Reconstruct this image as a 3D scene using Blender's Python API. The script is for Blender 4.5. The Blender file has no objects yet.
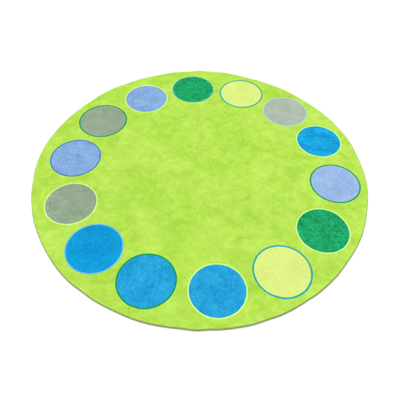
import bpy, math, random
import numpy as np
from mathutils import Matrix, Vector

rng = np.random.default_rng(7)
random.seed(7)
sc = bpy.context.scene
COL = sc.collection

# ------------------------------------------------------------------ helpers
def lin(h):
    h = h.lstrip('#')
    out = []
    for i in (0, 2, 4):
        c = int(h[i:i+2], 16) / 255
        out.append(c / 12.92 if c <= .04045 else ((c + .055) / 1.055) ** 2.4)
    return out

def value_noise(x, y, scale, seed):
    """smooth lattice noise in -1..1 (numpy)"""
    r = np.random.default_rng(seed)
    lat = r.uniform(-1, 1, (64, 64))
    u = x * scale + 31.3; v = y * scale + 17.9
    i = np.floor(u).astype(int); j = np.floor(v).astype(int)
    fu = u - i; fv = v - j
    fu = fu * fu * (3 - 2 * fu); fv = fv * fv * (3 - 2 * fv)
    g = lambda a, b: lat[a % 64, b % 64]
    return ((g(i, j) * (1-fu) + g(i+1, j) * fu) * (1-fv) +
            (g(i, j+1) * (1-fu) + g(i+1, j+1) * fu) * fv)

def fbm(x, y, scale, seed, octs=3, gain=.55):
    s = 0; a = 1; n = 0
    for o in range(octs):
        s = s + a * value_noise(x, y, scale * 2.03 ** o, seed + 11 * o); n += a; a *= gain
    return s / n

def make_mesh(name, V, F, mat, parent=None, smooth=True):
    """V: (n,3) array, F: list of face arrays, each (m,k)"""
    me = bpy.data.meshes.new(name)
    V = np.asarray(V, dtype=np.float32)
    loops = np.concatenate([f.ravel() for f in F]).astype(np.int32)
    tot = np.concatenate([np.full(len(f), f.shape[1]) for f in F]).astype(np.int32)
    start = np.concatenate([[0], np.cumsum(tot)[:-1]]).astype(np.int32)
    me.vertices.add(len(V)); me.vertices.foreach_set('co', V.ravel())
    me.loops.add(len(loops)); me.loops.foreach_set('vertex_index', loops)
    me.polygons.add(len(tot)); me.polygons.foreach_set('loop_start', start)
    me.polygons.foreach_set('loop_total', tot)
    me.update(calc_edges=True)
    me.polygons.foreach_set('use_smooth', np.full(len(tot), smooth))
    me.materials.append(mat)
    ob = bpy.data.objects.new(name, me)
    COL.objects.link(ob)
    if parent is not None:
        ob.parent = parent
    return ob

# ------------------------------------------------------------------ materials
def pile_material(name, base, light, amount=1.0, scale=9.0, grain=.10, fine=48, finemix=.5, stretch=(1, 1.15, 1)):
    """dyed yarn: base colour with patches where the dye took lighter, and yarn-to-yarn variation"""
    m = bpy.data.materials.new(name); m.use_nodes = True
    nt = m.node_tree; N = nt.nodes; L = nt.links
    bs = N['Principled BSDF']
    bs.inputs['Roughness'].default_value = .95
    bs.inputs['Specular IOR Level'].default_value = .06
    bs.inputs['Sheen Weight'].default_value = .04
    bs.inputs['Sheen Roughness'].default_value = .6
    tc = N.new('ShaderNodeTexCoord')
    mp = N.new('ShaderNodeMapping'); mp.inputs['Scale'].default_value = stretch
    L.new(tc.outputs['Object'], mp.inputs['Vector'])
    n1 = N.new('ShaderNodeTexNoise'); n1.inputs['Scale'].default_value = scale
    n1.inputs['Detail'].default_value = 7; n1.inputs['Roughness'].default_value = .62
    n1.inputs['Distortion'].default_value = .5
    L.new(mp.outputs[0], n1.inputs['Vector'])
    n3 = N.new('ShaderNodeTexNoise'); n3.inputs['Scale'].default_value = fine
    n3.inputs['Detail'].default_value = 4; n3.inputs['Roughness'].default_value = .6
    n3.inputs['Distortion'].default_value = .8
    L.new(mp.outputs[0], n3.inputs['Vector'])
    mm = N.new('ShaderNodeMix'); mm.data_type = 'FLOAT'; mm.inputs['Factor'].default_value = finemix
    L.new(n1.outputs['Fac'], mm.inputs['A']); L.new(n3.outputs['Fac'], mm.inputs['B'])
    mr = N.new('ShaderNodeMapRange')
    mr.inputs['From Min'].default_value = .36; mr.inputs['From Max'].default_value = .64
    mr.inputs['To Min'].default_value = 0; mr.inputs['To Max'].default_value = amount
    L.new(mm.outputs['Result'], mr.inputs['Value'])
    mx = N.new('ShaderNodeMix'); mx.data_type = 'RGBA'
    mx.inputs['A'].default_value = (*base, 1); mx.inputs['B'].default_value = (*light, 1)
    L.new(mr.outputs[0], mx.inputs['Factor'])
    n2 = N.new('ShaderNodeTexNoise'); n2.inputs['Scale'].default_value = 210
    n2.inputs['Detail'].default_value = 2
    L.new(tc.outputs['Object'], n2.inputs['Vector'])
    mr2 = N.new('ShaderNodeMapRange')
    mr2.inputs['From Min'].default_value = .3; mr2.inputs['From Max'].default_value = .7
    mr2.inputs['To Min'].default_value = 1 - grain; mr2.inputs['To Max'].default_value = 1 + grain
    L.new(n2.outputs['Fac'], mr2.inputs['Value'])
    vm = N.new('ShaderNodeVectorMath'); vm.operation = 'SCALE'
    L.new(mx.outputs['Result'], vm.inputs[0]); L.new(mr2.outputs[0], vm.inputs['Scale'])
    L.new(vm.outputs[0], bs.inputs['Base Color'])
    return m

def dye(name, rgb, spread=.12, pale=1.1, **k):
    """rgb: mean linear yarn colour; the dye varies around it by +-spread"""
    m = max(rgb)                       # heavier dye is darker AND more saturated, thin dye is paler
    lo = [c * (1 - spread * .6) * (c / m) ** (spread * pale) for c in rgb]
    hi = [min(.95, c * (1 + spread * .6) * (c / m) ** (-spread * pale)) for c in rgb]
    return pile_material(name, lo, hi, **k)

M = {
 'lime': dye('lime_pile', (0.4417, 0.6736, 0.0802), spread=.16, scale=4.2, fine=17, finemix=.5, grain=.07),
 'blue': dye('azure_pile', (0.0010, 0.3065, 0.6031), spread=.16, scale=8),
 'blue3': dye('azure_brushed_pile', (0.0016, 0.325, 0.62), spread=.27, scale=11, fine=46, finemix=.5, stretch=(.8, 1.6, 1)),
 'blue2': dye('azure_faded_pile', (0.0112, 0.3315, 0.6047), spread=.19, scale=9, fine=50, finemix=.5, stretch=(1.25, .9, 1)),
 'peri': dye('periwinkle_pile', (0.2300, 0.3880, 0.6300), spread=.17, fine=46, finemix=.55),
 'peri2': dye('pale_periwinkle_pile', (0.3060, 0.4480, 0.6750), spread=.13),
 'grey': dye('grey_green_pile', (0.2860, 0.3760, 0.2630), spread=.24, fine=70, grain=.15),
 'grey2': dye('pale_grey_pile', (0.3950, 0.4600, 0.3900), spread=.15, fine=70, grain=.13),
 'green': dye('green_pile', (0.0060, 0.3480, 0.1180), spread=.60, pale=.30, scale=14, fine=50, finemix=.6),
 'yellow': dye('yellow_pile', (0.6246, 0.7315, 0.2243), spread=.05, grain=.08),
 'r_blue': dye('blue_yarn', (0.0572, 0.2168, 0.5301), spread=.05),
 'r_pale': dye('pale_lime_yarn', (0.60, 0.84, 0.29), spread=.05),
 'r_peri': dye('light_blue_yarn', (0.1528, 0.4636, 0.7875), spread=.05),
 'r_green': dye('green_yarn', (0.0061, 0.3100, 0.1104), spread=.05),
 'r_teal': dye('teal_yarn', (0.0240, 0.3730, 0.4100), spread=.05),
 'r_sage': dye('sage_blue_yarn', (0.2768, 0.5531, 0.4020), spread=.05),
 'r_mist': dye('misty_blue_yarn', (0.4119, 0.6013, 0.5301), spread=.05),
}

def binding_material():
    m = bpy.data.materials.new('overlocked_edge_yarn'); m.use_nodes = True
    nt = m.node_tree; N = nt.nodes; L = nt.links; bs = N['Principled BSDF']
    bs.inputs['Roughness'].default_value = .9
    bs.inputs['Specular IOR Level'].default_value = .15
    tc = N.new('ShaderNodeTexCoord')
    n = N.new('ShaderNodeTexNoise'); n.inputs['Scale'].default_value = 60; n.inputs['Detail'].default_value = 4
    L.new(tc.outputs['Object'], n.inputs['Vector'])
    cr = N.new('ShaderNodeValToRGB')
    cr.color_ramp.elements[0].position = .3; cr.color_ramp.elements[0].color = (*lin('#7F9A46'), 1)
    cr.color_ramp.elements[1].position = .7; cr.color_ramp.elements[1].color = (*lin('#93AD58'), 1)
    L.new(n.outputs['Fac'], cr.inputs[0]); L.new(cr.outputs[0], bs.inputs['Base Color'])
    return m

def floor_material():
    m = bpy.data.materials.new('white_studio_floor'); m.use_nodes = True
    nt = m.node_tree; N = nt.nodes; L = nt.links; bs = N['Principled BSDF']
    bs.inputs['Roughness'].default_value = .8
    bs.inputs['Specular IOR Level'].default_value = .1
    tc = N.new('ShaderNodeTexCoord')
    n = N.new('ShaderNodeTexNoise'); n.inputs['Scale'].default_value = 3
    L.new(tc.outputs['Object'], n.inputs['Vector'])
    mr = N.new('ShaderNodeMapRange'); mr.inputs['To Min'].default_value = .715; mr.inputs['To Max'].default_value = .725
    L.new(n.outputs['Fac'], mr.inputs['Value'])
    cc = N.new('ShaderNodeCombineColor')
    for i in range(3): L.new(mr.outputs[0], cc.inputs[i])
    L.new(cc.outputs[0], bs.inputs['Base Color'])
    return m

# ------------------------------------------------------------------ the rug's real outline (metres, by angle)
OUT = [(-173.8,1.0096),(-178.3,1.0149),(174.2,1.0195),(167.0,1.0195),(157.2,1.0130),(147.9,1.0085),(140.6,1.007),(136.9,1.0120),
 (130.1,1.0110),(123.5,1.0040),(117.9,1.0060),(113.5,1.0026),(109.1,1.0014),(104.6,1.0055),(95.9,1.0007),(91.6,1.0075),(87.3,1.0017),
 (79.5,1.0018),(74.0,.9921),(68.6,.9885),(62.2,.989),(55.7,.9909),(50.7,.9896),(45.2,.9889),(37.2,.9911),(29.4,.9955),(22.4,.998),
 (14.5,.9995),(11.2,.9952),(5.6,.9930),(-.4,.9955),(-5.8,.9953),(-11.2,.9918),(-17.3,.9884),(-22.0,.9898),(-27.5,.9907),(-34.5,.9878),
 (-38.6,.9863),(-43.6,.9898),(-48.6,.9909),(-54.2,.9922),(-57.4,.9906),(-60.5,.9929),(-66.6,.9962),(-70.8,.9938),(-75.5,.9981),
 (-79.1,.9972),(-84.3,.9967),(-87.5,.9939),(-90.8,.999),(-94.3,.9944),(-98.3,.9961),(-102.2,.9989),(-106.1,1.0008),(-110.3,1.0004),
 (-114.7,.9995),(-118.6,1.0014),(-121.4,1.0029),(-126.1,1.002),(-130.8,1.008),(-135.8,1.0077),(-140.3,1.0069),(-143.5,1.0062),
 (-150.5,1.0067),(-156.8,1.0093),(-162.6,1.0089),(-168.5,1.0105)]
OUT.sort()
oa = np.radians([a for a, _ in OUT]); orr = np.array([r for _, r in OUT])
oa = np.concatenate([oa - 2*np.pi, oa, oa + 2*np.pi]); orr = np.tile(orr, 3)
GA = np.linspace(-np.pi, np.pi, 1440, endpoint=False)
g = np.interp(GA, oa, orr)
kern = np.hanning(15); kern /= kern.sum()
g = np.convolve(np.concatenate([g[-20:], g, g[:20]]), kern, 'same')[20:-20]
# small puckers where the edging pulls the pile in
g = g + .0005 * fbm(np.cos(GA), np.sin(GA), 11, 63, 3)
def rim(a):
    a = (np.asarray(a) + np.pi) % (2*np.pi) - np.pi
    return np.interp(a, np.append(GA, np.pi), np.append(g, g[0]))

PILE_Z = -.0055          # where the yarn leaves the backing
FLOOR_Z = -.0145
def lift(x, y):
    """slight waviness of the lying rug, growing towards its edge"""
    r = np.hypot(x, y)
    e = np.clip((r - .8) / .2, 0, 1) ** 2
    return e * .0014 * (fbm(x, y, 4.5, 5, 2) + .25) + .0005 * fbm(x, y, 3, 9, 2)

# ------------------------------------------------------------------ tufts
SP = .0024
def tuft_field():
    n = int(2.1 / SP)
    ny = int(2.1 / (SP * .866))
    ii, jj = np.meshgrid(np.arange(n), np.arange(ny))
    x = (ii + .5 * (jj % 2)) * SP - 1.05
    y = jj * SP * .866 - 1.05
    x = x.ravel(); y = y.ravel()
    x = x + rng.uniform(-.42, .42, x.size) * SP
    y = y + rng.uniform(-.42, .42, x.size) * SP
    keep = np.hypot(x, y) < rim(np.arctan2(y, x)) - .0048
    return x[keep], y[keep]

TX, TY = tuft_field()

DOTS = [
 (-.7886, .0834,.1559,'peri','r_blue','periwinkle blue dot with a darker blue ring'),
 (-.7452,-.2726,.1508,'grey','r_pale','grey green dot with a pale lime ring'),
 (-.5626,-.5665,.1548,'blue','r_peri','bright blue dot with a light blue ring'),
 (-.2700,-.7472,.1539,'blue2','r_green','bright blue dot with a green ring'),
 ( .0884,-.7933,.1500,'blue2','r_pale','mottled blue dot with a pale lime ring, nearest the viewer'),
 ( .4224,-.6788,.1541,'yellow','r_teal','pale yellow dot with a bold teal blue ring, the nearer yellow one'),
 ( .6718,-.4225,.1491,'green','r_pale','mottled green dot with a pale lime ring'),
 ( .7995,-.0814,.1501,'peri2','r_green','pale periwinkle dot with a green ring'),
 ( .7560, .2762,.1452,'blue3','r_pale','bright blue dot with a pale lime ring, the farther one'),
 ( .5667, .5607,.1524,'grey2','r_mist','pale grey dot with a faint light blue ring'),
 ( .2711, .7453,.1537,'yellow','r_teal','pale yellow dot with a thin teal ring, the farther yellow one'),
 (-.0761, .7839,.1516,'green','r_sage','mottled green dot with a sage blue ring'),
 (-.4024, .6680,.1500,'peri','r_pale','periwinkle blue dot with a pale lime ring'),
 (-.6715, .4281,.1583,'grey','r_green','grey green dot with a green ring'),
]
RINGW = {'r_blue':.0068,'r_pale':.0066,'r_peri':.0068,'r_green':.0070,'r_teal':.0082,'r_sage':.0066,'r_mist':.0070}

# the thin outlines are tufted in rows that follow the circle
ring_rows = []
keep = np.ones(TX.size, dtype=bool)
for k, (cx, cy, q, *_r) in enumerate(DOTS):
    d = np.hypot(TX - cx, TY - cy); w = RINGW[_r[1]]
    keep &= ~((d > q - w - .0009) & (d < q + .0008))
    nrow = int(round(w / .0020))
    for j in range(nrow):
        rr = q - w + (j + .5) * w / nrow
        na = int(2*np.pi*rr / .0023); a = (np.arange(na) + rng.uniform(-.3, .3, na) + .5*(j % 2)) * 2*np.pi/na
        rr = rr + rng.uniform(-.0003, .0003, na)
        ring_rows.append((cx + rr*np.cos(a), cy + rr*np.sin(a), np.full(na, 2*k+2)))
TX = TX[keep]; TY = TY[keep]
# which part every tuft belongs to
owner = np.zeros(TX.size, dtype=int)           # 0 field, 2k+1 dot, 2k+2 ring
for k, (cx, cy, q, *_r) in enumerate(DOTS):
    d = np.hypot(TX - cx, TY - cy)
    owner[d < q] = 2*k + 1
TX = np.concatenate([TX] + [r_[0] for r_ in ring_rows])
TY = np.concatenate([TY] + [r_[1] for r_ in ring_rows])
owner = np.concatenate([owner] + [r_[2] for r_ in ring_rows])

def tufts(sel):
    x = TX[sel]; y = TY[sel]; n = x.size
    h = .0056 * (1 + .10 * fbm(x, y, 22, 3, 2) + rng.uniform(-.09, .09, n))
    # nap: brushed one way, with patches lying another way
    ang = math.radians(-55) + 1.1 * fbm(x, y, 6.5, 21, 4) + rng.normal(0, .25, n)
    mag = (.42 + .20 * fbm(x, y * 1.1, 8, 41, 4)) + rng.uniform(-.08, .08, n)
    mag = np.clip(mag, .05, 1.0) * h
    dx = np.cos(ang) * mag; dy = np.sin(ang) * mag
    # tufts at the rug's rim must not hang far over the binding
    r = np.hypot(x, y); ex = rim(np.arctan2(y, x)) - r
    f = np.clip(ex / .012, .25, 1); dx *= f; dy *= f; h = h * (.72 + .28 * np.clip(ex/.01, 0, 1))
    z0 = PILE_Z + lift(x, y) - .0008
    rad = SP * .90
    rot = rng.uniform(0, 2*np.pi, n)
    V = np.zeros((n, 9, 3))
    for i in range(4):
        a = rot + i * np.pi / 2
        V[:, i, 0] = x + rad * np.cos(a); V[:, i, 1] = y + rad * np.sin(a); V[:, i, 2] = z0
        b = a + .5
        V[:, 4+i, 0] = x + .72*dx + rad*.86*np.cos(b); V[:, 4+i, 1] = y + .72*dy + rad*.86*np.sin(b)
        V[:, 4+i, 2] = z0 + h * .74
    V[:, 8, 0] = x + dx; V[:, 8, 1] = y + dy; V[:, 8, 2] = z0 + h
    off = (np.arange(n) * 9)[:, None]
    quads = np.concatenate([off + np.array([[i, (i+1) % 4, 4+(i+1) % 4, 4+i]]) for i in range(4)])
    tris = np.concatenate([off + np.array([[4+i, 4+(i+1) % 4, 8]]) for i in range(4)])
    return V.reshape(-1, 3), quads, tris

def polar_sheet(cx, cy, r_in, r_out, z, nr, na, outline=None):
    a = np.linspace(0, 2*np.pi, na, endpoint=False)
    V = []
    for i in range(nr + 1):
        t = i / nr
        ro = outline(a) if outline is not None else np.full(na, r_out)
        r = r_in + (ro - r_in) * t
        x = cx + r*np.cos(a); y = cy + r*np.sin(a)
        V.append(np.stack([x, y, z + lift(x, y)], 1))
    V = np.concatenate(V)
    i, j = np.meshgrid(np.arange(nr), np.arange(na), indexing='ij')
    i = i.ravel(); j = j.ravel(); j2 = (j + 1) % na
    F = np.stack([i*na+j, (i+1)*na+j, (i+1)*na+j2, i*na+j2], 1)
    return V, F

def part(name, k, mat, parent, sheet):
    V1, F1 = sheet
    V2, Q, T = tufts(owner == k)
    o = len(V1)
    return make_mesh(name, np.concatenate([V1, V2]), [F1, Q + o, T + o], mat, parent)

# ------------------------------------------------------------------ the rug
rug = bpy.data.objects.new('round_rug', None)
rug.location = (0, 0, FLOOR_Z)
COL.objects.link(rug)
rug['label'] = 'round lime green plush rug with a circle of fourteen coloured dots, lying flat on white'
rug['category'] = 'rug'
inv = Matrix.Translation((0, 0, -FLOOR_Z))

field = part('pile_field', 0, M['lime'], rug,
             polar_sheet(0, 0, .002, 1, PILE_Z + .0022, 60, 720, outline=lambda a: rim(a) - .0048))
for k, (cx, cy, q, c, rc, lab) in enumerate(DOTS):
    w = RINGW[rc]
    dot = part('dot', 2*k+1, M[c], rug, polar_sheet(cx, cy, .0005, q - w, PILE_Z + .0026, 12, 160))
    dot['label'] = lab
    ring = part('ring', 2*k+2, M[rc], dot, polar_sheet(cx, cy, q - w + .0001, q, PILE_Z + .0026, 3, 200))

# woven backing: a thin slab under the pile
def backing():
    a = np.linspace(0, 2*np.pi, 720, endpoint=False)
    V = []; rr = rim(a) - .0050
    for r, z in ((rr, PILE_Z - .0006), (rr, FLOOR_Z + .0008)):
        x = r*np.cos(a); y = r*np.sin(a)
        V.append(np.stack([x, y, z + lift(x, y)*(1 if z > -.008 else .4)], 1))
    V = np.concatenate(V + [np.array([[0, 0, PILE_Z-.0006], [0, 0, FLOOR_Z+.0008]])])
    i = np.arange(720); j = (i+1) % 720
    side = np.stack([i, i+720, j+720, j], 1)
    top = np.stack([i, j, np.full(720, 1440)], 1); bot = np.stack([j+720, i+720, np.full(720, 1441)], 1)
    m = bpy.data.materials.new('latex_backing'); m.use_nodes = True
    b = m.node_tree.nodes['Principled BSDF']
    n = m.node_tree.nodes.new('ShaderNodeTexNoise'); n.inputs['Scale'].default_value = 80
    cr = m.node_tree.nodes.new('ShaderNodeValToRGB')
    cr.color_ramp.elements[0].color = (.30, .28, .22, 1); cr.color_ramp.elements[1].color = (.42, .40, .33, 1)
    m.node_tree.links.new(n.outputs['Fac'], cr.inputs[0]); m.node_tree.links.new(cr.outputs[0], b.inputs['Base Color'])
    b.inputs['Roughness'].default_value = .9
    return make_mesh('backing', V, [side, top, bot], m, rug, smooth=False)
backing()

# overlocked edge: a soft cord whose surface is wound with yarn
def binding():
    na, nc = 5200, 10
    a = np.linspace(0, 2*np.pi, na, endpoint=False)
    x0 = np.cos(a); y0 = np.sin(a)
    V = np.zeros((na, nc, 3))
    wind = .00022 * np.abs(np.sin(a * 650))        # one turn of yarn every ~5 mm
    fluff = .00022 * fbm(x0, y0, 25, 77, 2)
    for c in range(nc):
        t = 2*np.pi*c/nc
        rad = .0040 + wind + fluff
        R = rim(a) - .0040 + rad*np.cos(t)
        z = -.0078 + rad*1.30*np.sin(t)
        V[:, c, 0] = R*x0; V[:, c, 1] = R*y0
        V[:, c, 2] = np.maximum(z + lift(rim(a)*x0, rim(a)*y0), FLOOR_Z + .0004)
    i, c = np.meshgrid(np.arange(na), np.arange(nc), indexing='ij'); i = i.ravel(); c = c.ravel()
    i2 = (i+1) % na; c2 = (c+1) % nc
    F = np.stack([i*nc+c, i2*nc+c, i2*nc+c2, i*nc+c2], 1)
    return make_mesh('edge_binding', V.reshape(-1, 3), [F], binding_material(), rug)
binding()
# the meshes were written in world coordinates: shift them into the rug's frame
for o in list(rug.children):
    o.matrix_parent_inverse = inv

# ------------------------------------------------------------------ floor
s = 30.0
fl = make_mesh('floor', [(-s, -s, FLOOR_Z), (s, -s, FLOOR_Z), (s, s, FLOOR_Z), (-s, s, FLOOR_Z)],
               [np.array([[0, 1, 2, 3]])], floor_material(), smooth=False)
fl['kind'] = 'structure'

# ------------------------------------------------------------------ light: white studio surround and one big softbox
w = bpy.data.worlds.new('World'); sc.world = w; w.use_nodes = True
bg = w.node_tree.nodes['Background']
bg.inputs['Color'].default_value = (1, 1, 1, 1)
bg.inputs['Strength'].default_value = .85

def softbox(name, loc, size, power):
    L = bpy.data.lights.new(name, 'AREA'); L.shape = 'RECTANGLE'; L.size = size[0]; L.size_y = size[1]
    L.energy = power
    o = bpy.data.objects.new(name, L); COL.objects.link(o); o.location = loc
    d = -Vector(loc); o.rotation_euler = d.to_track_quat('-Z', 'Y').to_euler()
    return o
softbox('key_softbox', (-1.6, 3.0, 11.5), (3.6, 3.6), 1060)

# ------------------------------------------------------------------ camera
f, el, roll, dist, cx, cy = 1.050751382426727, .913011697354905, .021084197430759885, 2.425744143463428, -.0073792473917172795, -.23342451802805034
fwd = np.array([0, math.cos(el), -math.sin(el)])
r0 = np.array([1., 0, 0]); u0 = np.cross(r0, fwd)
r = r0*math.cos(roll) + u0*math.sin(roll); u = -r0*math.sin(roll) + u0*math.cos(roll)
pos = np.array([cx, cy, 0]) - fwd*dist
cam = bpy.data.cameras.new('camera'); cam.sensor_width = 36; cam.lens = 36*f; cam.clip_end = 200; cam.clip_start = .05
co = bpy.data.objects.new('camera', cam); COL.objects.link(co)
co.matrix_world = Matrix(((r[0], u[0], -fwd[0], pos[0]), (r[1], u[1], -fwd[1], pos[1]), (r[2], u[2], -fwd[2], pos[2]), (0, 0, 0, 1)))
sc.camera = co

sc.render.engine = 'CYCLES'
sc.cycles.max_bounces = 8
sc.cycles.diffuse_bounces = 6
sc.view_settings.view_transform = 'Standard'
sc.view_settings.look = 'None'
sc.view_settings.exposure = 0
sc.view_settings.gamma = 1
